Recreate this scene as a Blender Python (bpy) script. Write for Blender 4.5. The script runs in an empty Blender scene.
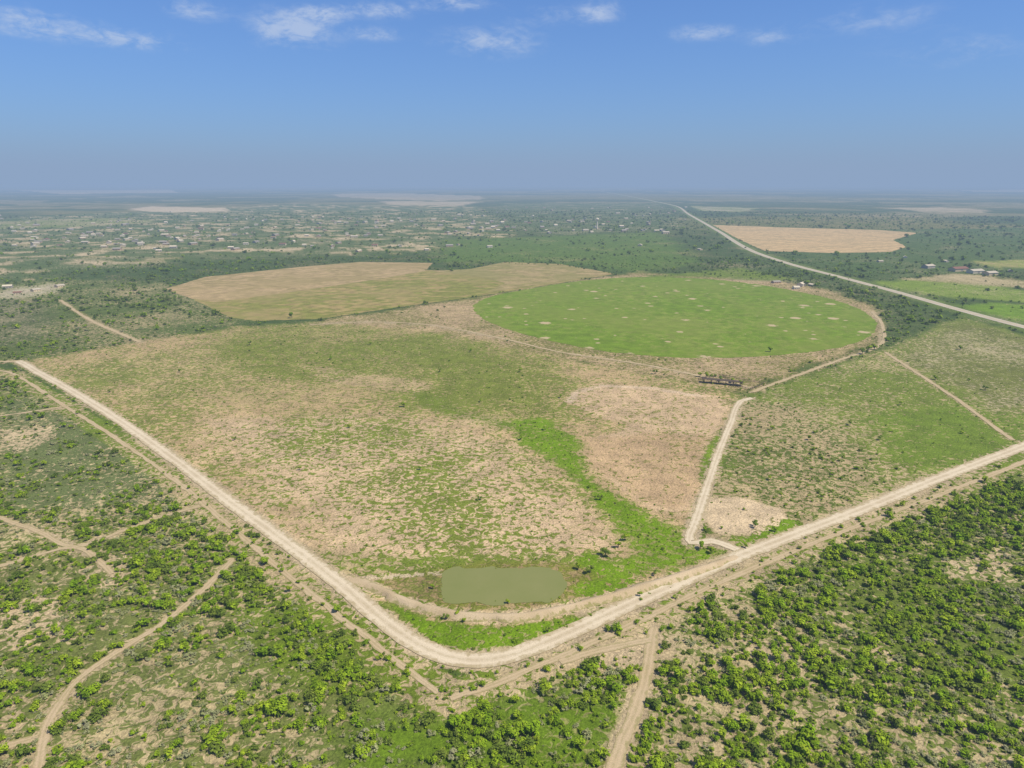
import bpy, bmesh, math, random
import numpy as np
from mathutils import Vector
random.seed(7); rng=np.random.default_rng(11)
scene=bpy.context.scene; COL=scene.collection
H=120.0; F=683.0; PITCH=math.radians(16.4)
cp,sp=math.cos(PITCH),math.sin(PITCH)

# ---------- survey: bearings measured in the photo -> metres on the flat ground
def G(px,py):
    u=(px-512)/F; v=(384-py)/F
    dx=u; dy=cp+v*sp; dz=-sp+v*cp
    t=H/(-dz)
    return (dx*t,dy*t)
def GP(l): return np.array([G(*p) for p in l],dtype=float)

# ---------- numpy noise
def _h(ix,iy,s):
    n=(ix.astype(np.int64)*374761393+iy.astype(np.int64)*668265263+s*974634777)&0x7fffffff
    n=((n^(n>>13))*1274126177)&0x7fffffff
    n=(n^(n>>16))
    return (n&0xffff)/65535.0
def vnoise(x,y,s=0):
    ix=np.floor(x);iy=np.floor(y);fx=x-ix;fy=y-iy
    fx=fx*fx*(3-2*fx);fy=fy*fy*(3-2*fy)
    a=_h(ix,iy,s);b=_h(ix+1,iy,s);c=_h(ix,iy+1,s);d=_h(ix+1,iy+1,s)
    return (a*(1-fx)+b*fx)*(1-fy)+(c*(1-fx)+d*fx)*fy
def fbm(x,y,sc,s=0,o=4,g=.55):
    r=0;a=1;t=0
    for i in range(o):
        r=r+a*vnoise(x*sc+17*i,y*sc-9*i,s+i);t+=a;a*=g;sc*=2.07
    return r/t
def sstep(e0,e1,x):
    t=np.clip((x-e0)/(e1-e0),0,1);return t*t*(3-2*t)
def dist_seg(X,Y,P,closed):
    d=np.full(X.shape,1e18);n=len(P)
    for i in range(n if closed else n-1):
        ax,ay=P[i];bx,by=P[(i+1)%n];vx,vy=bx-ax,by-ay
        L=vx*vx+vy*vy+1e-9
        t=np.clip(((X-ax)*vx+(Y-ay)*vy)/L,0,1)
        d=np.minimum(d,(X-ax-t*vx)**2+(Y-ay-t*vy)**2)
    return np.sqrt(d)
def inside(X,Y,P):
    r=np.zeros(X.shape,bool);n=len(P)
    for i in range(n):
        ax,ay=P[i];bx,by=P[(i+1)%n]
        if ay==by: continue
        c=((ay>Y)!=(by>Y))&(X<(bx-ax)*(Y-ay)/(by-ay)+ax)
        r^=c
    return r
def smooth(P,step,closed=False,straight=False):
    P=np.asarray(P);n=len(P);out=[]
    for i in range(n if closed else n-1):
        if closed: p0,p1,p2,p3=P[(i-1)%n],P[i],P[(i+1)%n],P[(i+2)%n]
        else: p0,p1,p2,p3=P[max(i-1,0)],P[i],P[i+1],P[min(i+2,n-1)]
        L=np.linalg.norm(p2-p1)
        m1=(p2-p0)*L/max(np.linalg.norm(p1-p0)+L,1e-6) if (closed or i>0) else p2-p1
        m2=(p3-p1)*L/max(np.linalg.norm(p3-p2)+L,1e-6) if (closed or i<n-2) else p2-p1
        if straight: m1=m2=p2-p1
        k=max(1,int(L/step))
        for j in range(k):
            t=j/k
            out.append((2*t**3-3*t*t+1)*p1+(t**3-2*t*t+t)*m1+(-2*t**3+3*t*t)*p2+(t**3-t*t)*m2)
    if not closed: out.append(P[-1])
    return np.array(out)

# ---------- plan of the land
MAIN=[(18,361),(24,364),(34,370),(70,390),(120,421),(175,460),(230,502),(285,542),(335,580),(385,622),(425,648),(465,660),(505,657),(550,641),(640,600),(740,556),(860,510),(940,478),(1024,446),(1130,402)]
OUT_L=[(-50,372),(0,371),(14,374),(60,403),(120,441),(180,484),(235,530),(290,577),(340,617),(385,652),(418,678),(438,693)]
OUT_R=[(450,698),(500,682),(560,657),(620,630),(700,592),(780,557),(860,525),(950,491),(1024,462),(1130,418)]
BERM=[(348,579),(372,586),(400,600),(440,612),(485,618),(530,616),(590,603),(650,586),(700,570),(738,556)]
WELL=[(752,398),(740,402),(730,425),(718,455),(706,490),(696,520),(690,543),(712,541),(742,552)]
CIRC=[(474,306),(490,297),(540,287),(600,279),(660,277),(730,281),(800,292),(850,305),(874,320),(872,334),(845,346),(790,354),(720,358),(650,356),(580,347),(520,333),(485,320)]
FIELD_L=[(166,289),(205,277),(300,267),(360,262),(433,263),(425,271),(380,279),(300,291),(215,302),(192,299)]
FIELD_LG=[(190,298),(215,301),(300,290),(380,278),(425,270),(455,271),(505,264),(560,265),(614,274),(560,283),(480,296),(400,307),(320,319),(255,321),(232,318)]
FIELD_LR=[(432,271),(470,269),(505,262),(560,264),(614,273.5),(560,281),(485,293),(505,283),(480,277)]
FIELD_R=[(713,225),(800,228),(880,230),(918,233),(893,240),(907,247),(890,252),(830,253),(765,251),(740,240)]
HIWAY=[(600,191),(672,205),(690,215),(720,232),(750,250),(790,264),(840,277),(900,293),(960,310),(1024,327),(1120,350)]
PAST=[(20,362),(120,421),(230,502),(335,580),(425,648),(465,660),(505,657),(550,641),(640,600),(740,556),(692,543),(706,490),(720,450),(732,420),(748,397),(700,385),(600,365),(520,350),(420,330),(320,322),(240,327),(120,345)]
RPAST=[(748,397),(735,425),(710,490),(698,540),(742,552),(860,508),(1024,443),(1130,400),(1130,350),(1024,335),(962,316),(885,350),(820,370)]
BARE=[(567,402),(575,390),(600,384),(650,386),(690,392),(715,396),(728,405),(722,425),(712,440),(716,455),(700,485),(694,505),(684,518),(650,510),(618,488),(588,465),(574,450),(592,437),(615,432),(628,424),(600,418),(585,412)]
GREEN=[(505,424),(540,420),(560,430),(575,437),(580,447),(572,452),(585,472),(620,497),(655,516),(688,526),(690,545),(715,546),(730,556),(680,572),(640,572),(600,570),(640,552),(618,522),(585,492),(555,462),(520,440)]
BARE2=[(706,500),(735,495),(780,508),(790,522),(760,536),(715,535),(702,520)]
POND=[(447,569),(470,567),(500,568),(530,567),(556,568),(562,573),(566,582),(563,594),(548,601),(520,603),(495,604),(458,604),(443,601),(440,592),(443,574)]
BASIN=[(375,583),(420,574),(480,562),(560,562),(612,570),(630,583),(585,598),(530,608),(480,610),(430,604),(395,593)]
INNER=[(392,606),(430,620),(490,626),(550,621),(620,604),(700,576),(650,597),(550,635),(500,650),(462,652),(425,638)]
FGL=[(-300,371),(14,372),(120,440),(235,530),(340,616),(438,690),(470,712),(470,1000),(-700,1000)]
FGR=[(450,700),(560,660),(700,596),(860,528),(1024,464),(1130,420),(1500,400),(1500,1000),(470,1000)]
TR_FG=[
 ([(655,628),(650,650),(645,680),(636,710),(622,740),(610,775),(590,830)],3.2),
 ([(560,662),(600,650),(650,640)],2.4),
 ([(232,560),(205,588),(165,622),(120,650),(80,678),(58,705),(44,735),(38,775),(30,830)],2.3),
 ([(-60,498),(0,518),(40,532),(75,547),(120,532),(160,518),(200,506)],2.2),
 ([(-60,580),(0,566),(45,553),(75,547),(100,562),(112,574)],2.0),
 ([(-60,422),(0,416),(50,409),(80,404)],2.2),
 ([(30,740),(0,748)],2.2),
 ([(60,300),(90,320),(140,342)],3.5),
 ([(-60,366),(0,362),(19,361)],4.5),
 ([(885,352),(920,375),(955,398),(985,420),(1012,440)],2.6),
 ([(752,392),(790,378),(840,360),(880,345),(882,324),(872,312)],3.0),
 ([(310,325),(370,322),(430,325),(500,338),(560,352),(640,364),(700,376),(750,388)],2.8),
]
POLY={k:GP(v) for k,v in dict(CIRC=CIRC,FIELD_L=FIELD_L,FIELD_LG=FIELD_LG,FIELD_LR=FIELD_LR,FIELD_R=FIELD_R,PAST=PAST,RPAST=RPAST,BARE=BARE,GREEN=GREEN,BARE2=BARE2,POND=POND,BASIN=BASIN,INNER=INNER,FGL=FGL,FGR=FGR).items()}

TAN=(0.47,0.34,0.18);PINK=(0.56,0.405,0.245);PALE=(0.58,0.48,0.33);OLIVE=(0.19,0.185,0.045);GRN=(0.15,0.205,0.02)
BGRN=(0.15,0.25,0.008);DARK=(0.068,0.105,0.022)
def land(X,Y):
    n=X.size
    S=np.tile(np.array(TAN)*.65,(n,1));V=np.tile(np.array(DARK),(n,1));C=np.full(n,.84);D=np.full(n,.46);Z=np.full(n,1.0);Wr=np.zeros(n)
    R=np.hypot(X,Y)
    wn=(fbm(X,Y,.05,3,6,.65)-.5)*2.4; wl=(fbm(X,Y,.012,5)-.5)*2
    def app(w,soil,veg,cov,dens,z,rows=None):
        nonlocal S,V,C,D,Z,Wr
        if soil is not None:S=S*(1-w[:,None])+np.array(soil)*w[:,None]
        if veg is not None:V=V*(1-w[:,None])+np.array(veg)*w[:,None]
        if cov is not None:C=C*(1-w)+cov*w
        if dens is not None:D=D*(1-w)+dens*w
        if z is not None:Z=Z*(1-w)+z*w
        if rows is not None:Wr=Wr*(1-w)+rows*w
    def poly(P,soft,soil,veg,cov,dens=None,z=None,a=1,wob=1.2,rows=None):
        if not isinstance(P,np.ndarray):P=GP(P)
        x0,y0=P.min(0)-soft*3;x1,y1=P.max(0)+soft*3
        m=(X>x0)&(X<x1)&(Y>y0)&(Y<y1)
        w=np.zeros(n)
        d=dist_seg(X[m],Y[m],P,True);d=np.where(inside(X[m],Y[m],P),d,-d)
        w[m]=sstep(-soft,soft,d+wn[m]*soft*wob)*a
        app(w,soil,veg,cov,dens,z,rows)
    def line(P,half,soft,soil,veg,cov,dens=None,a=1,z=None):
        if not isinstance(P,np.ndarray):P=GP(P)
        d=dist_seg(X,Y,P,False)
        app((1-sstep(half,half+soft,d+wn*soft*.6))*a,soil,veg,cov,dens,z,0)
    k=fbm(X,Y,.0009,21); app(sstep(.50,.60,k)*sstep(1500,2500,R)*.7,np.array(TAN)*.85,OLIVE,.72,.3,None)
    k=fbm(X,Y*1.6,.0014,31); app(sstep(.60,.68,k)*sstep(2200,3000,R)*.6,(0.40,.33,.22),OLIVE,.45,.15,None)
    VIL=[(-200,300),(-100,235),(0,218),(300,204),(480,206),(520,235),(400,254),(200,260),(60,275),(0,290)]
    poly(VIL,60,(.44,.36,.22),(.095,.135,.03),.76,.45,.8)
    kv=sstep(.56,.63,fbm(X,Y,.024,61,3));VP=GP(VIL)
    app(kv*inside(X,Y,VP)*.75,(.58,.45,.28),OLIVE,.36,.12,None)
    poly([(500,203),(660,203),(690,228),(560,236),(480,225)],60,(.44,.36,.22),(.09,.13,.03),.76,.42)
    for p,al in (([(128,209),(150,206.5),(228,208),(226,211.5),(165,212.5),(140,211)],1),([(330,194),(400,193),(480,196),(485,199),(440,201),(380,199),(340,197)],.6),([(20,190.5),(170,190),(180,192.5),(60,194)],.8),([(885,208),(940,207.5),(990,210),(985,213),(930,212.5)],.6),([(955,190),(1060,189.5),(1060,192),(980,192)],.7),([(380,201),(480,202),(460,206),(390,205)],.7)):
        poly(p,20,(.58,.46,.30),(.4,.35,.2),.25,0,wob=1.2,a=al)
    poly([(690,206),(760,208),(740,212),(700,211)],15,(.45,.38,.26),GRN,.5,.1)
    poly([(0,222),(90,218),(160,221),(100,226),(0,229)],25,(.42,.34,.2),GRN,.55,.2)
    poly([(-200,300),(60,278),(170,284),(250,322),(120,346),(20,362),(-200,380)],10,(.40,.32,.17),(.105,.14,.03),.66,.6,.9)
    poly([(-60,300),(40,300),(60,320),(20,345),(-60,355)],14,(.31,.26,.15),(.10,.125,.035),.6,.5)
    poly([(0,290),(50,283),(70,288),(40,296),(0,300)],8,(.46,.39,.27),GRN,.4,.2)
    poly([(440,240),(660,232),(700,262),(640,274),(560,262),(440,262)],30,(.33,.28,.12),(.105,.165,.022),.86,.22,.9)
    poly([(780,232),(1130,225),(1130,262),(900,280),(800,262)],30,(.34,.28,.15),(.085,.13,.027),.86,.42)
    poly([(700,262),(760,252),(1000,335),(880,350),(870,310),(800,288)],8,(.32,.26,.14),(.08,.115,.028),.80,.8,.95)
    poly([(868,282),(940,279),(1024,290),(1060,296),(1060,304),(1000,301),(930,296)],8,(.42,.36,.19),(.19,.26,.03),.72,.05,.8)
    poly([(900,279),(960,274),(1040,281),(1040,288),(990,286)],6,(.47,.38,.21),OLIVE,.28,.03)
    poly([(955,306),(1000,303),(1060,305),(1060,325),(1010,320)],6,TAN,(.16,.26,.018),.93,.02)
    poly([(965,262),(1060,258),(1060,267),(1000,268)],6,TAN,(.24,.28,.045),.7,.05)
    poly([(310,326),(330,318),(400,309),(470,298),(560,283),(640,272),(740,276),(820,288),(876,306),(884,325),(874,345),(800,370),(745,392),(690,384),(600,366),(500,348),(400,332)],7,(.46,.335,.19),OLIVE,.48,.08,.5,rows=.2)
    poly([(640,277),(740,268),(800,280),(760,281),(700,277)],5,(.28,.25,.13),GRN,.8,.3)
    poly(POLY['PAST'],4,TAN,(.20,.22,.045),.50,.13,.30,rows=.5)
    poly([(240,330),(330,324),(440,335),(560,362),(575,390),(560,425),(480,420),(400,400),(300,385),(200,360)],14,(.37,.29,.13),(.175,.205,.032),.62,.24,.32,rows=.15)
    poly([(60,370),(200,345),(260,380),(350,400),(260,410),(150,400)],14,(.45,.34,.17),(.185,.21,.04),.55,.12,rows=.5)
    poly([(200,420),(330,415),(470,430),(560,480),(600,545),(560,562),(420,565),(330,555),(240,480)],16,(.54,.395,.24),(.18,.22,.03),.41,.14,rows=.62)
    poly([(300,365),(420,380),(440,392),(330,385)],7,(.46,.34,.19),None,.42,.02,a=.7)
    poly([(280,548),(420,560),(600,555),(640,562),(600,570),(430,572),(340,576)],4,(.40,.32,.16),(.165,.22,.025),.66,.18,a=.8)
    poly(POLY['RPAST'],5,(.42,.335,.175),(.16,.205,.028),.60,.10,.45,rows=.45)
    poly([(745,400),(790,405),(840,430),(880,470),(850,505),(790,520),(720,492),(720,450)],8,(.43,.33,.18),(.125,.16,.03),.55,.30,.5,rows=.3)
    poly([(860,420),(960,400),(1050,420),(1050,436),(930,475),(890,460)],8,(.36,.31,.13),(.15,.215,.022),.72,.12,rows=.5)
    poly([(960,320),(1060,345),(1060,400),(1000,410),(900,360)],10,(.40,.34,.19),(.165,.18,.04),.62,.08,rows=.4)
    poly(POLY['BARE'],1.6,PINK,(.22,.22,.05),.32,.06,.3,wob=1.8,rows=.9)
    poly([(575,440),(640,430),(712,440),(700,490),(684,515),(640,505),(590,465)],5,(.47,.325,.18),(.21,.20,.05),.38,.06,wob=1.8,a=.85)
    line([(569,402),(576,392),(602,386),(650,388),(700,396)],.8,2.0,(.62,.48,.33),None,.12,0,a=.8)
    poly(POLY['GREEN'],4.0,(.27,.26,.08),BGRN,.82,.4,.38,wob=2.0,rows=0)
    line([(505,424),(450,412),(420,395)],2,9,(.3,.27,.12),GRN,.72,.15,a=.6)
    line([(722,432),(712,448),(702,480)],1.0,2.5,(.3,.27,.12),BGRN,.8,.2,a=.8)
    poly(POLY['BARE2'],1.5,(.60,.46,.29),OLIVE,.24,.04,rows=.3,wob=2.0)
    line([(790,522),(760,540),(735,546)],2,3,None,BGRN,.82,.1)
    poly(POLY['BASIN'],2.2,(.30,.225,.10),(.18,.19,.03),.58,.12,.3,rows=0)
    poly([(385,586),(430,576),(446,572),(443,603),(410,597)],1.5,(.27,.20,.09),(.17,.18,.04),.45,.05,a=.9)
    line([(590,560),(625,580),(590,590)],2,4,None,BGRN,.80,.25)
    line([(348,579),(400,576),(440,573)],.8,1.2,PALE,None,.15,0,a=.6)
    poly(POLY['FGL'],3,(.45,.36,.195),(.155,.18,.045),.64,.86,1.0,rows=0)
    poly(POLY['FGR'],3,(.45,.36,.20),(.135,.175,.03),.66,1.0,1.0,rows=0)
    poly([(0,395),(60,405),(150,455),(190,500),(90,530),(0,505)],8,None,(.14,.17,.055),.72,.85,.85)
    poly([(360,690),(430,705),(500,700),(620,680),(640,720),(600,790),(300,790)],8,(.25,.25,.08),(.125,.20,.012),.85,1.0,1.15)
    poly([(240,560),(340,630),(420,690),(300,700),(230,640)],6,None,(.135,.19,.018),.76,1.0)
    for p in ([(0,430),(50,425),(60,440),(10,455)],[(85,570),(130,545),(140,570),(110,590)],[(0,600),(60,600),(70,640),(0,650)],[(570,660),(640,632),(670,640),(655,668),(600,672)],[(880,650),(930,660),(900,680)],[(740,640),(790,650),(770,670)],[(690,720),(720,740),(690,760)],[(0,690),(30,690),(30,730),(0,740)],[(940,560),(1000,550),(1010,580),(950,590)],[(415,668),(470,674),(540,655),(570,655),(500,686),(440,702)]):
        poly(p,4,(.52,.40,.245),None,.38,.4,a=.8)
    line(OUT_L,5.0,2.0,(.44,.34,.19),GRN,.56,.1)
    line(OUT_R,4.5,2.5,(.45,.35,.20),GRN,.52,.1)
    line(MAIN,3.3,2.0,(.47,.37,.23),GRN,.35,0)
    line(BERM,2.2,1.4,(.50,.39,.24),GRN,.35,0)
    poly(POLY['INNER'],1.2,(.3,.27,.10),BGRN,.82,.3,.35,rows=0,wob=1.6)
    line(WELL,2.2,1.5,(.48,.38,.24),GRN,.4,0)
    for P_,w_ in TR_FG: line(P_,w_*.4,w_*.6,(.46,.36,.22),OLIVE,.35,0)
    line(HIWAY,8,14,(.28,.25,.15),(.13,.18,.03),.75,.02)
    for kk in('CIRC','FIELD_L','FIELD_LG','FIELD_R','POND'):
        poly(POLY[kk],2,None,None,None,0,wob=0)
    S*= (1+.12*wl+.08*wn)[:,None]
    return S,V,C,D,Z,Wr

# ---------- material helpers
def newmat(name,rough=.9):
    m=bpy.data.materials.new(name);m.use_nodes=True;nt=m.node_tree
    b=nt.nodes['Principled BSDF'];b.inputs['Roughness'].default_value=rough
    b.inputs['Specular IOR Level'].default_value=.08
    return m,nt,b
class N:
    def __init__(s,nt): s.nt=nt
    def n(s,t,**k):
        x=s.nt.nodes.new(t)
        for a,b in k.items(): setattr(x,a,b)
        return x
    def set(s,i,v):
        if hasattr(v,'is_output') : s.nt.links.new(v,i)
        else: i.default_value=v
    def math(s,op,a,b=0,c=None,clamp=False):
        x=s.n('ShaderNodeMath',operation=op,use_clamp=clamp);s.set(x.inputs[0],a);s.set(x.inputs[1],b)
        if c is not None:s.set(x.inputs[2],c)
        return x.outputs[0]
    def pos(s): return s.n('ShaderNodeNewGeometry').outputs['Position']
    def obj(s): return s.n('ShaderNodeTexCoord').outputs['Object']
    def map(s,v,scale=(1,1,1),rot=(0,0,0),loc=(0,0,0)):
        x=s.n('ShaderNodeMapping');s.set(x.inputs[0],v);x.inputs['Scale'].default_value=scale;x.inputs['Rotation'].default_value=rot;x.inputs['Location'].default_value=loc
        return x.outputs[0]
    def noise(s,v,sc,det=4,r=.55,dist=0,dim='3D'):
        x=s.n('ShaderNodeTexNoise',noise_dimensions=dim);s.set(x.inputs['Vector'],v);x.inputs['Scale'].default_value=sc;x.inputs['Detail'].default_value=det;x.inputs['Roughness'].default_value=r;x.inputs['Distortion'].default_value=dist
        return x.outputs[0]
    def noise2(s,v,sc,det=4,r=.55,dist=0): return s.noise(v,sc,det,r,dist,'2D')
    def mr(s,v,a,b,c=0.,d=1.,t='SMOOTHSTEP'):
        x=s.n('ShaderNodeMapRange',interpolation_type=t)
        s.set(x.inputs[0],v);s.set(x.inputs[1],a);s.set(x.inputs[2],b);s.set(x.inputs[3],c);s.set(x.inputs[4],d)
        return x.outputs[0]
    def mix(s,f,a,b,bt='MIX'):
        x=s.n('ShaderNodeMix',data_type='RGBA',blend_type=bt)
        s.set(x.inputs[0],f)
        for i,v in((6,a),(7,b)):
            if not hasattr(v,'is_output') and len(v)==3:v=(*v,1)
            s.set(x.inputs[i],v)
        return x.outputs[2]
    def scale(s,c,f):
        vm=s.n('ShaderNodeVectorMath',operation='SCALE');s.set(vm.inputs[0],c);s.set(vm.inputs['Scale'],f);return vm.outputs[0]
    def attr(s,name): return s.n('ShaderNodeAttribute',attribute_name=name)
    def bump(s,h,st,dist,b):
        x=s.n('ShaderNodeBump');x.inputs['Strength'].default_value=st;x.inputs['Distance'].default_value=dist;s.set(x.inputs['Height'],h)
        s.nt.links.new(x.outputs[0],b.inputs['Normal'])
RC=G(430,285)
def cover(k,soil,veg,cov,rot=.35,stretch=(.95,1.05,1),fine=.42,rows=None,edge=.035):
    p=k.pos()
    m=k.map(p,scale=stretch,rot=(0,0,rot))
    n1=k.noise2(m,fine,4,.66,.6)
    n3=k.noise2(p,.011,5,.6,.3)
    v=k.math('ADD',k.math('MULTIPLY',k.math('SUBTRACT',n1,.5),1.15),k.math('MULTIPLY',k.math('SUBTRACT',n3,.5),.6))
    if rows is not None:
        vd=k.n('ShaderNodeVectorMath',operation='DISTANCE');k.set(vd.inputs[0],p);vd.inputs[1].default_value=(RC[0],RC[1],0)
        sm=k.noise2(p,.020,2,.6);br=k.noise2(p,.085,2,.6)
        ph=k.math('ADD',k.math('MULTIPLY',vd.outputs['Value'],1.0),k.math('MULTIPLY',sm,70))
        am=k.math('MULTIPLY',rows,k.mr(br,.42,.60,.0,.10))
        v=k.math('ADD',v,k.math('MULTIPLY',k.math('SINE',ph),am))
    thr=k.math('MULTIPLY',k.math('SUBTRACT',.5,cov),.50)
    lo=k.math('SUBTRACT',thr,edge);hi=k.math('ADD',thr,edge+.01)
    f=k.mr(v,lo,hi)
    g=k.noise2(p,1.3,3,.75)
    g2=k.noise2(p,.09,3,.6)
    c=k.mix(f,soil,veg)
    b=k.math('ADD',k.mr(g,.28,.72,.60,1.36,'LINEAR'),k.mr(g2,.3,.7,-.17,.17,'LINEAR'))
    return k.scale(c,b),f,g,n1

# ---------- ground sheet
def ground():
    th=np.concatenate([np.array([89.,80,70,62,56,52]),np.arange(50,5,-.16),np.arange(5,.1,-.055)])
    r=H/np.tan(np.radians(th)); r=np.concatenate([r,[90000.]])
    az=np.concatenate([np.arange(-180,-52,6),np.arange(-52,52,.21),np.arange(52,180,6)])
    az=np.radians(az);na,nr=len(az),len(r)
    A,Rr=np.meshgrid(az,r)
    X=(Rr*np.sin(A)).ravel();Y=(Rr*np.cos(A)).ravel()
    co=np.zeros((X.size+1,3));co[1:,0]=X;co[1:,1]=Y
    i=np.arange(nr-1)[:,None]*na+np.arange(na)[None,:]+1
    j=np.arange(nr-1)[:,None]*na+(np.arange(na)[None,:]+1)%na+1
    q=np.stack([i,j,j+na,i+na],-1).reshape(-1,4)[:,::-1]
    faces=q.tolist()+[[0,1+(a+1)%na,1+a] for a in range(na)]
    me=bpy.data.meshes.new('ground');me.from_pydata(co.tolist(),[],faces)
    S,V,C,D,Z,Wr=land(co[:,0],co[:,1])
    for nm,a in(('soil',S),('veg',V)):
        at=me.attributes.new(nm,'FLOAT_COLOR','POINT');at.data.foreach_set('color',np.c_[a,np.ones(len(a))].astype(np.float32).ravel())
    for nm,a in(('cov',C),('rows',Wr)):
        at=me.attributes.new(nm,'FLOAT','POINT');at.data.foreach_set('value',a.astype(np.float32))
    o=bpy.data.objects.new('ground',me);COL.objects.link(o)
    m,nt,b=newmat('ground_cover');k=N(nt)
    c,f,g,n1=cover(k,k.attr('soil').outputs['Color'],k.attr('veg').outputs['Color'],k.attr('cov').outputs['Fac'],rows=k.attr('rows').outputs['Fac'])
    nt.links.new(c,b.inputs['Base Color'])
    k.bump(n1,.7,1.4,b)
    me.materials.append(m)
    o['kind']='structure';o['label']='dry grassy ranch land with sandy bare patches';o['category']='ground'
    return o
ground()

# ---------- flat sheets
def sheet(name,P,z,mat,label,cat,step=6,jit=.8,straight=False,jf=.15):
    Q=smooth(P,step,True,straight)
    nx=(fbm(Q[:,0],Q[:,1],jf,41)-.5)*2*jit;ny=(fbm(Q[:,0],Q[:,1],jf,47)-.5)*2*jit
    Q=Q+np.c_[nx,ny]
    me=bpy.data.meshes.new(name);bm=bmesh.new()
    vs=[bm.verts.new((x,y,z)) for x,y in Q];f=bm.faces.new(vs)
    bm.normal_update()
    if f.normal.z<0:f.normal_flip()
    bmesh.ops.triangulate(bm,faces=[f],ngon_method='EAR_CLIP');bm.to_mesh(me);bm.free()
    me.materials.append(mat)
    o=bpy.data.objects.new(name,me);COL.objects.link(o);o['kind']='structure';o['label']=label;o['category']=cat
    return o
def field_mat(name,soil,veg,cov,rot,stretch,fine,lines=0,lrot=0,lscale=.05,spots=False,patch=None):
    m,nt,b=newmat(name);k=N(nt)
    def rgb(c):
        x=k.n('ShaderNodeRGB');x.outputs[0].default_value=(*c,1);return x.outputs[0]
    c,f,g,n1=cover(k,rgb(soil),rgb(veg),cov,rot,stretch,fine,edge=.07)
    if lines:
        w=k.n('ShaderNodeTexWave',wave_type='BANDS');k.set(w.inputs['Vector'],k.map(k.pos(),rot=(0,0,lrot)));w.inputs['Scale'].default_value=lscale;w.inputs['Distortion'].default_value=1.2;w.inputs['Detail'].default_value=3;w.inputs['Detail Scale'].default_value=.6
        c=k.scale(c,k.mr(w.outputs[1],0,1,1-lines,1+lines,'LINEAR'))
    if patch is not None:
        pt=k.noise2(k.pos(),.009,5,.65);c=k.mix(k.mr(pt,.42,.64,0,.6),c,patch)
    if spots:
        for sc,th_,amp in((.030,.66,.50),(.019,.72,.50),(.055,.80,.8)):
            v=k.n('ShaderNodeTexVoronoi',feature='F1',voronoi_dimensions='2D');k.set(v.inputs['Vector'],k.map(k.pos(),loc=(sc*9000,0,0)));v.inputs['Scale'].default_value=sc
            nz=k.noise2(k.pos(),.30,3,.6)
            sepc=k.n('ShaderNodeSeparateColor');k.set(sepc.inputs[0],v.outputs['Color'])
            d=k.math('ADD',v.outputs['Distance'],k.math('MULTIPLY',k.math('SUBTRACT',nz,.5),.20))
            rad=k.math('MULTIPLY',k.math('SUBTRACT',sepc.outputs[0],th_),amp)
            s=k.mr(k.math('SUBTRACT',rad,d),-.03,.05,0,.85)
            c=k.mix(s,c,(.52,.40,.25))
    nt.links.new(c,b.inputs['Base Color'])
    return m
sheet('crop_field',POLY['CIRC'],.05,field_mat('green_crop',(.205,.25,.04),(.145,.225,.014),.60,.1,(.9,1.1,1),.16,spots=True,patch=(.19,.235,.035)),'round bright green irrigated crop field with small bare spots','field',jit=3)
sheet('crop_field',POLY['FIELD_LG'],.08,field_mat('stubble_field',(.34,.26,.10),(.215,.215,.045),.56,.5,(.7,1.2,1),.06,lines=.05,lrot=.5,lscale=.02,patch=(.31,.25,.095)),'olive brown harvested field beside the pasture','field',jit=2,straight=True)
sheet('ploughed_field',POLY['FIELD_L'],.11,field_mat('bare_field',(.42,.305,.155),(.32,.245,.105),.50,.5,(.7,1.2,1),.05,lines=.05,lrot=.5,lscale=.02,patch=(.33,.255,.11)),'bare brown ploughed field with brush edges','field',jit=2,straight=True)
sheet('ploughed_field',POLY['FIELD_LR'],.14,field_mat('bare_strip',(.37,.28,.13),(.27,.23,.08),.5,.5,(.7,1.2,1),.05,patch=(.25,.23,.075)),'narrow tan stubble strip beside the olive field','field',jit=2,straight=True)
sheet('ploughed_field',POLY['FIELD_R'],.11,field_mat('bare_field_far',(.54,.38,.19),(.45,.33,.165),.45,.2,(.7,1.2,1),.03,lines=.05,lrot=1.0,lscale=.01),'pale tan ploughed field beside the highway','field',jit=3,straight=True)

# ---------- roads
def road_mat(name,base,dark,edge,hw=False,rough=1.1,ruts=True):
    m,nt,b=newmat(name);k=N(nt)
    p=k.pos();a=k.attr('across').outputs['Fac']
    n1=k.noise2(p,.5,4,.65);n2=k.noise2(p,.07,3,.6);n3=k.noise2(p,3,2,.6)
    c=k.mix(k.mr(n2,.35,.65,0,.8),base,dark)
    ab=k.math('ABSOLUTE',a)
    if hw:
        cl=k.math('LESS_THAN',ab,.03);c=k.mix(cl,c,(.55,.42,.08))
        el=k.math('MULTIPLY',k.math('GREATER_THAN',ab,.80),k.math('LESS_THAN',ab,.84));c=k.mix(el,c,(.7,.7,.68))
    else:
        if ruts:
            rut=k.math('ABSOLUTE',k.math('SUBTRACT',ab,.42))
            rt=k.mr(k.math('ADD',rut,k.math('MULTIPLY',k.math('SUBTRACT',n1,.5),.25)),.05,.2,.55,0)
            c=k.mix(rt,c,[min(1,x*1.12) for x in base])
            md=k.mr(k.math('ADD',ab,k.math('MULTIPLY',k.math('SUBTRACT',n1,.5),-.8)),0.0,.16,.4,0)
            c=k.mix(md,c,edge)
        ed=k.mr(k.math('ADD',ab,k.math('MULTIPLY',k.math('SUBTRACT',n1,.5),rough*1.6)),.55,.98)
        c=k.mix(k.math('MULTIPLY',ed,.9),c,edge)
    nt.links.new(k.scale(c,k.mr(n3,.3,.7,.88,1.12,'LINEAR')),b.inputs['Base Color'])
    return m
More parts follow.
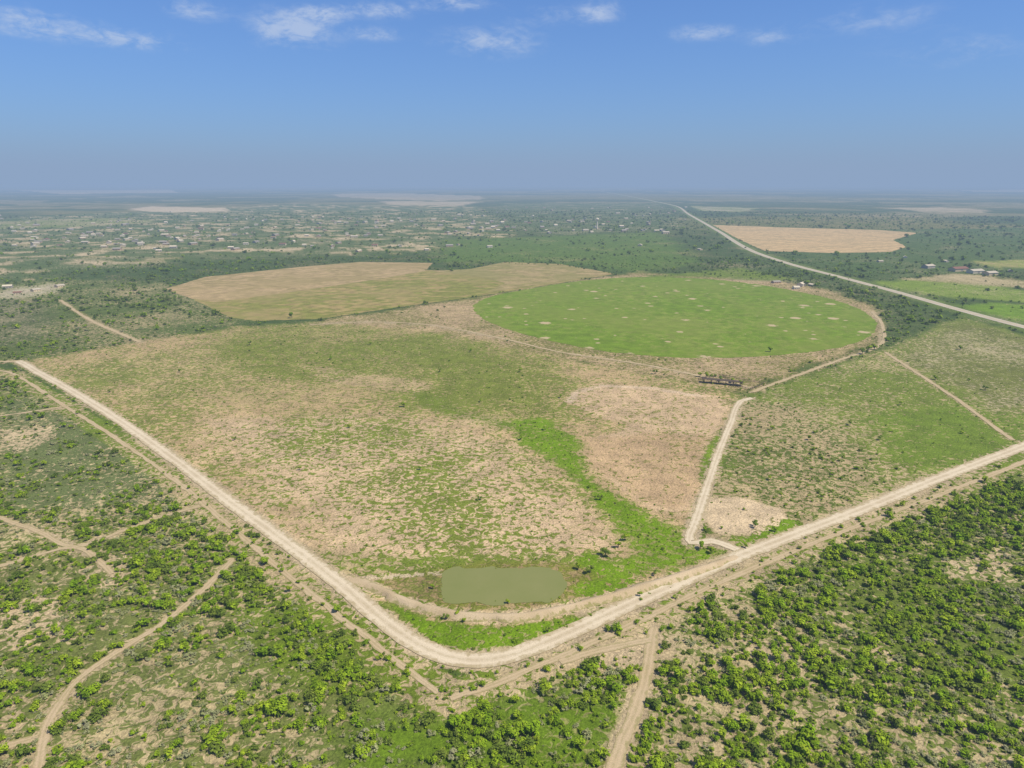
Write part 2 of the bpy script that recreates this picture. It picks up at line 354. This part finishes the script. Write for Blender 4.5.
def ribbon(name,pts,width,z,mat,label,cat='road',step=3,jit=.12,prof=None):
    P=smooth(GP(pts),step);T=np.gradient(P,axis=0);T/=np.linalg.norm(T,axis=1)[:,None]+1e-9
    Nn=np.c_[T[:,1],-T[:,0]]
    K=9;us=np.linspace(-1,1,K)
    jl=1+(fbm(P[:,0],P[:,1],.2,51)-.5)*2*jit*1.6;jr=1+(fbm(P[:,0],P[:,1],.2,57)-.5)*2*jit*1.6
    vs=[];ac=[]
    for i in range(len(P)):
        for u in us:
            w=width/2*(jl[i] if u<0 else jr[i])
            q=P[i]+Nn[i]*u*w
            zz=z+(prof(u,i/len(P)) if prof else 0)
            vs.append((q[0],q[1],zz));ac.append(u)
    fs=[]
    for i in range(len(P)-1):
        for j in range(K-1):
            a=i*K+j;fs.append((a,a+1,a+K+1,a+K))
    me=bpy.data.meshes.new(name);me.from_pydata(vs,[],fs)
    at=me.attributes.new('across','FLOAT','POINT');at.data.foreach_set('value',np.array(ac,dtype=np.float32))
    me.materials.append(mat)
    o=bpy.data.objects.new(name,me);COL.objects.link(o);o['kind']='structure';o['label']=label;o['category']=cat
    return o
cal=road_mat('caliche_road',(.63,.53,.385),(.54,.44,.305),(.41,.33,.19))
dirt=road_mat('dirt_track',(.49,.38,.24),(.43,.33,.19),(.34,.29,.14))
asph=road_mat('highway_surface',(.50,.43,.33),(.43,.37,.28),(.3,.3,.3),hw=True)
ribbon('road',MAIN,6.0,.16,cal,'wide pale caliche ranch road curving past pond')
ribbon('dirt_track',OUT_L,2.4,.09,dirt,'narrow brown dirt track beside the ranch road','track',jit=.5)
ribbon('dirt_track',OUT_R,2.4,.09,dirt,'narrow brown dirt track along brush edge','track',jit=.5)
ribbon('road',WELL,3.6,.13,cal,'pale caliche access road to the pens',jit=.25)
ribbon('highway',HIWAY,11,.145,asph,'long straight pale highway through brush','road',step=20,jit=.02)
for ti,(P_,w_) in enumerate(TR_FG): ribbon('dirt_track',P_,w_,.10+.0022*ti,dirt,'sandy two-rut track through brush','track',jit=.45)
bank_m=road_mat('bank_earth',(.55,.43,.28),(.46,.35,.21),(.29,.26,.10),rough=1.6,ruts=False)
ribbon('earth_bank',BERM,4.4,.03,bank_m,'low tan earth bank around the stock pond','bank',jit=.5,step=1.5,
       prof=lambda u,t:1.2*max(0,math.cos(u*math.pi/2))**1.3*min(1,t*8,(1-t)*8) if abs(u)<1 else 0)

# ---------- pond
m,nt,b=newmat('pond_water',.25);k=N(nt)
b.inputs['Specular IOR Level'].default_value=.2
nz=k.noise2(k.pos(),.08,4,.6)
nt.links.new(k.mix(nz,(.195,.215,.06),(.24,.24,.085)),b.inputs['Base Color'])
k.bump(k.noise2(k.pos(),2.5,3,.6),.12,.05,b)
sheet('pond',POLY['POND'],.06,m,'murky green stock pond beside the bank','pond',step=1,jit=1.8,jf=.28)

# ---------- vegetation
def leaf_mat(name,c1,c2,c3):
    m,nt,b=newmat(name,.75);k=N(nt)
    r=k.n('ShaderNodeObjectInfo').outputs['Random'];g=k.attr('leaf').outputs['Fac']
    c=k.mix(r,c1,c2);c=k.mix(k.mr(g,.1,.7,.6,0),c,c3)
    nt.links.new(k.scale(c,k.mr(g,0,1,.6,1.5,'LINEAR')),b.inputs['Base Color'])
    return m
green_m=leaf_mat('green_foliage',(.155,.26,.008),(.26,.335,.018),(.10,.18,.008))
dark_m=leaf_mat('dark_foliage',(.115,.17,.02),(.17,.215,.03),(.075,.12,.015))
sage_m=leaf_mat('grey_foliage',(.30,.30,.155),(.21,.235,.075),(.36,.345,.21))
bark_m,nt,b=newmat('bark');k=N(nt);nt.links.new(k.mix(k.noise(k.obj(),6,4,.6),(.10,.075,.05),(.17,.135,.10)),b.inputs['Base Color'])
def plant_mesh(name,seed,mat,r,h,nl,ls,trunk=0.):
    R=random.Random(seed);vs=[];fs=[];mi=[];lf=[]
    def stem(a,b_,ra,rb):
        d=(b_-a).normalized();u=d.orthogonal().normalized();w=d.cross(u);s=len(vs)
        for c,q in((a,ra),(b_,rb)):
            for i in range(5):
                t=i*2*math.pi/5;vs.append(c+u*math.cos(t)*q+w*math.sin(t)*q)
        for i in range(5):
            fs.append((s+i,s+(i+1)%5,s+5+(i+1)%5,s+5+i));mi.append(1);lf.append(.5)
    nb=R.randint(4,8);blobs=[]
    for i in range(nb):
        a=R.random()*6.283;d=r*R.uniform(.15,.75);br=r*R.uniform(.28,.54)
        c=Vector((math.cos(a)*d,math.sin(a)*d,trunk+h*R.uniform(.32,.75)));blobs.append((c,br,R.uniform(.1,.95)))
    base=Vector((0,0,-.05));fork=Vector((R.uniform(-.1,.1),R.uniform(-.1,.1),trunk*.8+h*.12))
    stem(base,fork,.09*r+.03*(trunk>0),.07*r)
    for c,br,_ in blobs: stem(fork,c,.055*r,.015*r)
    for i in range(nl):
        c,br,tone=blobs[i%nb]
        v=Vector((R.gauss(0,1),R.gauss(0,1),R.gauss(0,1))).normalized()
        rad=br*(R.random()**.4)*R.uniform(.8,1.25)
        p=c+Vector((v.x*rad,v.y*rad,v.z*rad*h/r*.62))
        if p.z<.05+trunk*.6: p.z=.05+trunk*.6+R.random()*.15
        nrm=(v*.8+Vector((R.uniform(-.5,.5),R.uniform(-.5,.5),R.uniform(.3,1.3)))).normalized()
        u=nrm.orthogonal().normalized();w=nrm.cross(u);t=R.random()*6.28
        u,w=u*math.cos(t)+w*math.sin(t),w*math.cos(t)-u*math.sin(t)
        s=ls*R.uniform(.6,1.3);k0=len(vs)
        vs.extend([p-u*s,p+w*s*.6,p+u*s,p-w*s*.6]);fs.append((k0,k0+1,k0+2,k0+3));mi.append(0)
        lf.append(min(1,max(0,tone*.6+R.random()*.4)))
    me=bpy.data.meshes.new(name);me.from_pydata([tuple(v) for v in vs],[],fs)
    me.materials.append(mat);me.materials.append(bark_m)
    me.polygons.foreach_set('material_index',mi)
    at=me.attributes.new('leaf','FLOAT','FACE');at.data.foreach_set('value',lf)
    me.update();return me
SPEC=[(1,green_m,1.15,1.5,250,.20,0),(2,green_m,1.0,1.3,220,.19,0),(3,green_m,1.3,1.7,290,.21,1),(4,dark_m,1.1,1.4,240,.20,2),(5,dark_m,.9,1.1,200,.18,2),(6,sage_m,.9,.8,180,.17,3),(7,sage_m,1.1,1.0,210,.18,3),(8,green_m,1.25,1.2,250,.19,0),(9,green_m,.8,1.4,180,.19,0),(10,dark_m,1.3,1.5,250,.20,2),(11,sage_m,1.2,.8,190,.16,3)]
KINDS=[plant_mesh('shrub_leaves',s,m_,r,h,nl,ls) for s,m_,r,h,nl,ls,_ in SPEC]
NK=len(KINDS)
LT=['leafy bright green mesquite shrub on sandy scrubland','broad bright green mesquite shrub on sandy scrubland','dark green thorny shrub on sandy scrubland','low grey-green sage shrub on dry ground']
LAB=[LT[s[6]] for s in SPEC]
GREENK=np.array([0,1,2,7,8]);DARKK=np.array([3,4,9]);SAGEK=np.array([5,6,10])

def cand(r0,r1,per):
    A=math.radians(49)*2;area=A/2*(r1*r1-r0*r0);n=int(area/per)
    r=np.sqrt(rng.uniform(r0*r0,r1*r1,n));a=rng.uniform(-A/2,A/2,n)
    return r*np.sin(a),r*np.cos(a)
PX=[];PY=[];PS=[];PK=[]
for r0,r1,per,smul in((100,330,1.8,.76),(330,620,6.5,.92),(620,1200,28,1.35),(1200,3200,165,2.2)):
    X,Y=cand(r0,r1,per)
    S,V,C,D,Z,_w=land(X,Y)
    cl=fbm(X,Y,.09,71,3)*.6+fbm(X,Y,.022,75,3)*.4
    g=sstep(.34,.60,cl+(D-.5)*.12)
    hi=D*(.24+.75*g)
    hi=np.where(D<.42,D*.85,hi)
    keep=rng.random(X.size)<hi
    X,Y,D,Z,g=X[keep],Y[keep],D[keep],Z[keep],g[keep]
    s=smul*Z*np.clip(rng.lognormal(-.18,.50,X.size),.30,2.4)*(.78+.40*g)
    sg=fbm(X,Y,.035,81,3)
    u=rng.random(X.size);ps=.20+.5*sstep(.42,.60,sg);ps=np.where(g>.8,ps*.55,ps)
    ps=np.where((X<-50)&(Y<420),ps+.10,ps)
    pd=np.where(X<-60,.35,.24)
    kg=GREENK[rng.integers(0,5,X.size)];kd=DARKK[rng.integers(0,3,X.size)];ks=SAGEK[rng.integers(0,3,X.size)]
    kk=np.where(u<ps,ks,np.where(rng.random(X.size)<pd,kd,kg))
    kk=np.where((D<.42)&np.isin(kk,SAGEK),kg,kk)
    kk=np.where(Y>620,np.where(rng.random(X.size)<.65,kd,kg),kk)
    s=np.where(np.isin(kk,SAGEK),s*.85,s)
    PX.append(X);PY.append(Y);PS.append(s);PK.append(kk)
PX=np.concatenate(PX);PY=np.concatenate(PY);PS=np.concatenate(PS);PK=np.concatenate(PK)
print('plants',len(PX))
depth=PY*cp+H*sp;upx=512+F*PX/depth;vpx=384-F*((-H)*cp+PY*sp)/depth
score=np.where((upx>6)&(upx<1018)&(vpx<760)&(vpx>190),PS*np.where(np.isin(PK,SAGEK),.85,1)/depth,0)
order=np.argsort(-score);ind=list(order[:300])
for i in range(NK):
    if not any(PK[j]==i for j in ind):
        j=next(q for q in order[300:] if PK[q]==i);ind[-1-i]=j
inds=set(ind);rest=np.array([j for j in order if j not in inds])
KOBJ=[None]*NK
for i in ind:
    k_=int(PK[i]);o=bpy.data.objects.new('shrub',KINDS[k_]);COL.objects.link(o)
    s=float(PS[i]);o.location=(PX[i],PY[i],0);o.scale=(s,s,s*random.uniform(.85,1.15));o.rotation_euler=(0,0,random.random()*6.28)
    o['label']=LAB[k_];o['category']='shrub';o['group']='shrubs on the scrubland'
    if KOBJ[k_] is None:KOBJ[k_]=o
me=bpy.data.meshes.new('shrubland');co=np.c_[PX[rest],PY[rest],np.zeros(len(rest))]
me.from_pydata(co.tolist(),[],[])
me.attributes.new('size','FLOAT','POINT').data.foreach_set('value',PS[rest].astype(np.float32))
me.attributes.new('turn','FLOAT','POINT').data.foreach_set('value',(rng.random(len(rest))*6.283).astype(np.float32))
me.attributes.new('sort','INT','POINT').data.foreach_set('value',PK[rest].astype(np.int32))
so=bpy.data.objects.new('shrubland',me);COL.objects.link(so)
so['kind']='stuff';so['label']='scattered green and grey brush covering the scrubland';so['category']='brush'
ng=bpy.data.node_groups.new('scatter_brush','GeometryNodeTree')
ng.interface.new_socket(name='Geometry',in_out='INPUT',socket_type='NodeSocketGeometry');ng.interface.new_socket(name='Geometry',in_out='OUTPUT',socket_type='NodeSocketGeometry')
gi=ng.nodes.new('NodeGroupInput');go=ng.nodes.new('NodeGroupOutput');jn=ng.nodes.new('GeometryNodeJoinGeometry')
def named(nm,t):
    x=ng.nodes.new('GeometryNodeInputNamedAttribute');x.data_type=t;x.inputs['Name'].default_value=nm;return x.outputs[0]
sz=named('size','FLOAT');tn=named('turn','FLOAT');so_=named('sort','INT')
cx=ng.nodes.new('ShaderNodeCombineXYZ');ng.links.new(tn,cx.inputs[2])
for i in range(NK):
    cmpn=ng.nodes.new('FunctionNodeCompare');cmpn.data_type='INT';cmpn.operation='EQUAL'
    ng.links.new(so_,cmpn.inputs[2]);cmpn.inputs[3].default_value=i
    oi=ng.nodes.new('GeometryNodeObjectInfo');oi.inputs['Object'].default_value=KOBJ[i];oi.inputs['As Instance'].default_value=True;oi.transform_space='ORIGINAL'
    ip=ng.nodes.new('GeometryNodeInstanceOnPoints')
    ng.links.new(gi.outputs[0],ip.inputs['Points']);ng.links.new(cmpn.outputs[0],ip.inputs['Selection']);ng.links.new(oi.outputs['Geometry'],ip.inputs['Instance'])
    ng.links.new(cx.outputs[0],ip.inputs['Rotation']);ng.links.new(sz,ip.inputs['Scale']);ng.links.new(ip.outputs[0],jn.inputs[0])
ng.links.new(jn.outputs[0],go.inputs[0])
md=so.modifiers.new('scatter','NODES');md.node_group=ng

# lone trees
TREES=[plant_mesh('tree_leaves',20+i,[green_m,dark_m,green_m][i],1.8,2.2,600,.25,trunk=1.0) for i in range(3)]
TP=[(404,407,1.3),(605,556,1.3),(618,548,1.0),(578,570,.9),(590,573,1.1),(432,589,.7),(508,604,.6),(755,527,1.1),(700,549,1.2),(712,553,1.0),(446,619,.7),(458,616,.7),(465,622,.6),(548,632,.6),(640,596,.7),(290,592,.8),(655,575,.7),(545,430,1.0),(520,440,.9),(600,500,.9),(625,540,1.2),(292,318,2.2),(655,374,1.2),(560,398,1.0),(330,360,1.1),(250,345,1.3),(370,345,1.2),(470,352,1.2),(440,372,1.0),(520,372,1.1),(180,372,1.0),(110,392,.9),(480,402,.9),(350,428,.9),(235,440,.8),(300,470,.8),(420,470,.8),(480,500,.7),(390,520,.7),(770,352,1.6),(800,284,2.6),(806,286,2.6),(815,288,2.2),(790,283,2.2),(868,352,2.0),(874,350,2.0),(862,354,1.8),(700,377,1.4),(706,378,1.5),(713,379,1.5),(733,383,1.5),(742,386,1.4),(720,381,1.3),(772,430,1.0),(810,440,1.0),(850,425,1.1),(900,405,1.1),(935,380,1.3),(880,440,1.0),(770,480,.9),(960,350,1.4),(985,390,1.2),(745,548,.8),(775,532,.9)]
for i,(x,y,s) in enumerate(TP):
    o=bpy.data.objects.new('tree',TREES[i%3]);COL.objects.link(o);g_=G(x,y);o.location=(g_[0],g_[1],0);s*=.8
    o.scale=(s,s,s*random.uniform(.85,1.1));o.rotation_euler=(0,0,random.random()*6.28)
    o['label']=('small dark green tree standing alone in the pasture' if i%3==1 else 'small bright green tree standing alone in the pasture');o['category']='tree';o['group']='lone trees in the pasture'

# ---------- buildings
def pm(name,c,rough=.6):
    m,nt,b=newmat(name,rough);k=N(nt);nt.links.new(k.mix(k.noise(k.obj(),.6,4,.6),c,[x*.82 for x in c]),b.inputs['Base Color']);return m
WALLS=[pm('plaster_white',(.74,.65,.50)),pm('plaster_cream',(.66,.54,.36)),pm('block_grey',(.46,.41,.34)),pm('brick_tan',(.50,.36,.24))]
ROOFS=[pm('roof_white',(.72,.62,.47),.8),pm('roof_grey',(.40,.36,.31),.8),pm('roof_brown',(.30,.21,.14)),pm('roof_red',(.27,.14,.10)),pm('roof_tin',(.56,.49,.39),.8)]
glass=pm('window_glass',(.06,.07,.08),.2)
def box(bm,x0,x1,y0,y1,z0,z1,mi=0):
    v=[bm.verts.new(p) for p in((x0,y0,z0),(x1,y0,z0),(x1,y1,z0),(x0,y1,z0),(x0,y0,z1),(x1,y0,z1),(x1,y1,z1),(x0,y1,z1))]
    for f in((0,3,2,1),(4,5,6,7),(0,1,5,4),(1,2,6,5),(2,3,7,6),(3,0,4,7)):
        bm.faces.new([v[i] for i in f]).material_index=mi
def gable(bm,L,W,h,rh,ov,mi):
    t=.18
    for s in(-1,1):
        z0=h-ov*rh/(W/2)
        pts=[(-L/2-ov,s*(W/2+ov),z0),(L/2+ov,s*(W/2+ov),z0),(L/2+ov,0,h+rh),(-L/2-ov,0,h+rh)]
        lo=[bm.verts.new(p) for p in pts];up=[bm.verts.new((p[0],p[1],p[2]+t)) for p in pts]
        for f in((lo[::-1]),(up),):bm.faces.new(f).material_index=mi
        for i in range(4):bm.faces.new([lo[i],lo[(i+1)%4],up[(i+1)%4],up[i]]).material_index=mi
def wallsbody(bm,L,W,h,rh,mi=0):
    v=[bm.verts.new(p) for p in((-L/2,-W/2,0),(L/2,-W/2,0),(L/2,W/2,0),(-L/2,W/2,0),(-L/2,-W/2,h),(L/2,-W/2,h),(L/2,W/2,h),(-L/2,W/2,h),(-L/2,0,h+rh-.02),(L/2,0,h+rh-.02))]
    for f in((0,1,5,4),(2,3,7,6),(1,2,6,9,5),(3,0,4,8,7),(0,3,2,1)):bm.faces.new([v[i] for i in f]).material_index=mi
def meshof(name,fn,mats):
    bm=bmesh.new();fn(bm);bmesh.ops.recalc_face_normals(bm,faces=bm.faces);me=bpy.data.meshes.new(name);bm.to_mesh(me);bm.free()
    for m in mats:me.materials.append(m)
    return me
def house_mesh(L,W,h,rh,wm,rm):
    def fn(bm):
        wallsbody(bm,L,W,h,rh);gable(bm,L,W,h,rh,.5,1)
        for s in(-1,1):
            for x in(-.32,.32):box(bm,L*x-.7,L*x+.7,s*W/2-.03,s*W/2+.03,1,2.2,2)
            box(bm,-.5,.5,s*W/2-.04,s*W/2+.04,.02,2.1,2)
    return meshof('house',fn,[wm,rm,glass])
HM=[]
for i in range(12):
    HM.append((house_mesh(random.uniform(12,20),random.uniform(9,12),random.uniform(3,3.8),random.uniform(1.4,2.4),WALLS[i%4],ROOFS[[0,4,1,0,2,4,0,1,4,3,0,1][i]]),['white','cream','grey','tan'][i%4],['white','tin','grey','white','brown','tin','white','grey','tin','red','white','grey'][i]))
def add_house(x,y,k_,s):
    me,wn,rn=HM[k_];o=bpy.data.objects.new('house',me);COL.objects.link(o);o.location=(x,y,0);o.scale=(s,s,s*1.15);o.rotation_euler=(0,0,random.choice([.3,1.87,.1,1.2])+random.uniform(-.1,.1))
    o['label']=f'{wn}-walled house with {rn} roof among brush';o['category']='house';o['group']='houses scattered among brush'
hp=[]
tries=0
while len(hp)<285 and tries<30000:
    tries+=1
    if random.random()<.8:
        x=random.uniform(-20,500);y=random.gauss(236,11)-x*.015
        if y<212 or y>266 or (x>150 and y>252): continue
    else:
        x=random.uniform(480,690);y=random.uniform(207,234)
    a=G(x,y)
    cl=float(fbm(np.array([a[0]]),np.array([a[1]]),.004,91,3)[0])
    if random.random()>(cl-.25)*2: continue
    if any((a[0]-b_[0])**2+(a[1]-b_[1])**2<30**2 for b_ in hp): continue
    hp.append(a)
for a in hp: add_house(a[0],a[1],random.randrange(12),random.uniform(.5,.92))
for x,y in((18,294),(36,291),(8,288),(60,287),(812,286),(796,289),(776,283),(945,262),(1010,272),(640,246),(700,250),(880,262),(905,258)):
    a=G(x,y);add_house(a[0],a[1],random.randrange(12),random.uniform(.45,.65))

def barn(x,y,L,W,h,rh,rot,wm,rm,label):
    e=bpy.data.objects.new('barn',None);COL.objects.link(e);a=G(x,y);e.location=(a[0],a[1],0);e.rotation_euler=(0,0,rot)
    e['label']=label;e['category']='barn'
    def child(nm,me):
        o=bpy.data.objects.new(nm,me);COL.objects.link(o);o.parent=e
    child('wall',meshof('wall',lambda bm:wallsbody(bm,L,W,h,rh),[wm]))
    child('roof',meshof('roof',lambda bm:gable(bm,L,W,h,rh,.6,0),[rm]))
    child('door',meshof('door',lambda bm:box(bm,-2,2,-W/2-.06,-W/2+.02,.02,min(3.4,h-.3)),[ROOFS[1]]))
barn(958,271,24,12,4,2.2,.3,WALLS[1],ROOFS[3],'long cream barn with red roof beside fields')
barn(975,273,20,11,3.6,2,.3,WALLS[0],ROOFS[4],'white barn with tin roof beside fields')
barn(990,275,16,10,3.6,1.8,.3,WALLS[1],ROOFS[4],'cream barn with tin roof beside fields')
barn(928,268,18,10,3.6,1.8,.5,WALLS[2],ROOFS[4],'grey shed with tin roof beside fields')
barn(801,286,11,7,3,1.5,.9,WALLS[0],ROOFS[0],'small white shed at the edge of crop field')

wood=pm('weathered_wood',(.13,.10,.075),.9);rust=pm('rusty_tin',(.12,.09,.07),.7)
e=bpy.data.objects.new('cattle_shelter',None);COL.objects.link(e);a=G(722,384);e.location=(a[0],a[1],0);e.rotation_euler=(0,0,-.35)
e['label']='long dark open-sided cattle shelter beside the pens';e['category']='shelter'
def ch(nm,me):
    o=bpy.data.objects.new(nm,me);COL.objects.link(o);o.parent=e;return o
ch('roof',meshof('roof',lambda bm:gable(bm,24,3.6,2.6,.5,.3,0),[rust]))
pmesh=meshof('post',lambda bm:box(bm,-.12,.12,-.12,.12,0,2.58),[wood])
for i in range(6):
    for s in(-1,1):
        o=ch('post',pmesh);o.location=(-11+4.4*i,1.6*s,0)
def fence(P,label,sp=3.0,h=1.5,rails=4,closed=False):
    P=np.array(P);n=len(P)
    def fn(bm):
        for i in range(n if closed else n-1):
            p,q=P[i],P[(i+1)%n];L=np.linalg.norm(q-p);k_=max(1,int(L/sp));d=(q-p)/L;nn=np.array([-d[1],d[0]])
            for j in range(k_):
                c=p+(q-p)*j/k_;box(bm,c[0]-.07,c[0]+.07,c[1]-.07,c[1]+.07,0,h)
            for r_ in range(rails):
                z=.3+r_*(h-.45)/(max(1,rails-1));w=.03
                a1=p+nn*w;a2=p-nn*w;b1=q+nn*w;b2=q-nn*w
                v=[bm.verts.new((*t,zz)) for zz in(z,z+.08) for t in(a1,b1,b2,a2)]
                for f in((0,1,5,4),(1,2,6,5),(2,3,7,6),(3,0,4,7),(4,5,6,7),(3,2,1,0)):bm.faces.new([v[t] for t in f])
    o=bpy.data.objects.new('fence',meshof('fence',fn,[wood]));COL.objects.link(o);o['label']=label;o['category']='fence'
fence(GP([(698,380),(750,390),(764,384),(720,376)]),'dark wooden rail fence around cattle pens',closed=True)
fence(GP([(722,376),(740,388)]),'dark wooden rail fence dividing cattle pens')

e=bpy.data.objects.new('water_tower',None);COL.objects.link(e);a=G(597,229);e.location=(a[0],a[1],0);e['label']='tall white water tower standing among brush';e['category']='water tower'
def tank(bm):
    bmesh.ops.create_uvsphere(bm,u_segments=20,v_segments=12,radius=5)
    for v in bm.verts: v.co.z=v.co.z*.75+26
def col_(bm):
    bmesh.ops.create_cone(bm,segments=16,radius1=2.4,radius2=1.5,depth=23,cap_ends=True)
    for v in bm.verts: v.co.z+=11.5
for nm,fn in(('tank',tank),('column',col_)):
    o=bpy.data.objects.new(nm,meshof(nm,fn,[WALLS[0]]));COL.objects.link(o);o.parent=e

# ---------- haze volume around the scene; its glow stands in for scattered sunlight
HZ=560
bm=bmesh.new();bmesh.ops.create_cone(bm,segments=96,radius1=60000,radius2=60000,depth=2,cap_ends=True)
for v in bm.verts: v.co.z=HZ if v.co.z>0 else -30
me=bpy.data.meshes.new('sky');bm.to_mesh(me);bm.free()
sk=bpy.data.objects.new('sky',me);COL.objects.link(sk);sk['kind']='structure';sk['label']='haze volume in front of the sky, glowing to imitate scattered light';sk['category']='sky'
m=bpy.data.materials.new('emissive_haze');m.use_nodes=True;nt=m.node_tree;nt.nodes.clear()
out=nt.nodes.new('ShaderNodeOutputMaterial');ab=nt.nodes.new('ShaderNodeVolumeAbsorption');em=nt.nodes.new('ShaderNodeEmission');ad=nt.nodes.new('ShaderNodeAddShader')
SIG=1.85e-4
ab.inputs['Color'].default_value=(0,0,0,1);ab.inputs['Density'].default_value=SIG
em.inputs[0].default_value=(.27,.375,.55,1);em.inputs[1].default_value=SIG  # airlight emitted by the haze itself, in place of real scattering
nt.links.new(ab.outputs[0],ad.inputs[0]);nt.links.new(em.outputs[0],ad.inputs[1]);nt.links.new(ad.outputs[0],out.inputs['Volume'])
me.materials.append(m)

# ---------- world
SE,SR=math.radians(58),math.radians(115)
w=bpy.data.worlds.new('World');scene.world=w;w.use_nodes=True;nt=w.node_tree;k=N(nt);bg=nt.nodes['Background']
sky=k.n('ShaderNodeTexSky',sky_type='NISHITA');sky.sun_disc=False;sky.sun_elevation=SE;sky.sun_rotation=SR;sky.altitude=200;sky.air_density=1.0;sky.dust_density=.6;sky.ozone_density=2.0
d=k.n('ShaderNodeTexCoord').outputs['Generated']
sx=k.n('ShaderNodeSeparateXYZ');k.set(sx.inputs[0],d)
az=k.math('ARCTAN2',sx.outputs[0],sx.outputs[1]);el=k.math('ARCSINE',sx.outputs[2])
nz=k.noise(k.map(d,scale=(1,1,2.6)),11,6,.66,.6)
nz2=k.noise(k.map(d,scale=(1,1,2.2)),40,5,.65,.5)
tot=None
CL=[(295,30,34,17,.9),(322,14,18,6,.85),(378,10,28,7,.8),(378,34,22,6,.6),(450,2,32,7,.8),(492,42,44,14,.7),(600,12,20,10,.75),(545,14,30,9,.45),(702,33,26,7,.75),(768,38,18,7,.5),(130,40,44,9,.75),(30,22,34,11,.8),(190,10,24,8,.65),(860,20,60,14,.4),(960,50,60,14,.4)]
for (x,y,wx,wy,am) in CL:
    u=(x-512)/F;v=(384-y)/F;dx,dy,dz=u,cp+v*sp,-sp+v*cp
    a0=math.atan2(dx,dy);e0=math.atan2(dz,math.hypot(dx,dy));sa=wx/F*1.1;se=wy/F*.95
    q=k.math('ADD',k.math('POWER',k.math('DIVIDE',k.math('SUBTRACT',az,a0),sa),2),k.math('POWER',k.math('DIVIDE',k.math('SUBTRACT',el,e0),se),2))
    q=k.math('MULTIPLY',k.math('EXPONENT',k.math('MULTIPLY',q,-1)),am)
    tot=q if tot is None else k.math('ADD',tot,q)
dn=k.math('ADD',k.math('MULTIPLY',k.math('SUBTRACT',nz,.5),2.6),k.math('MULTIPLY',k.math('SUBTRACT',nz2,.5),2.4))
dens=k.mr(k.math('MULTIPLY',tot,k.math('ADD',dn,.74)),.08,1.0,0,.58)
tint=k.mix(k.mr(el,.30,.70),(.42,.82,1.42),(.95,.95,.90))
skyc=k.mix(1.0,sky.outputs[0],tint,'MULTIPLY')
c=k.mix(dens,skyc,(7.2,7.9,9.2))
nt.links.new(c,bg.inputs[0]);bg.inputs[1].default_value=.10
S_=Vector((math.cos(SE)*math.sin(SR),math.cos(SE)*math.cos(SR),math.sin(SE)))
L=bpy.data.lights.new('sun','SUN');L.energy=5.0;L.angle=math.radians(.5);L.color=(1,.92,.77)
lo=bpy.data.objects.new('sun',L);COL.objects.link(lo);lo.rotation_euler=S_.to_track_quat('Z','Y').to_euler()
# ---------- camera
cam=bpy.data.cameras.new('camera');co_=bpy.data.objects.new('camera',cam);COL.objects.link(co_)
co_.location=(0,0,H);co_.rotation_euler=(math.pi/2-PITCH,0,0);cam.sensor_width=36;cam.lens=36*F/1024;cam.clip_end=200000;cam.clip_start=.5
scene.camera=co_
scene.view_settings.view_transform='Standard';scene.view_settings.look='None';scene.view_settings.exposure=0
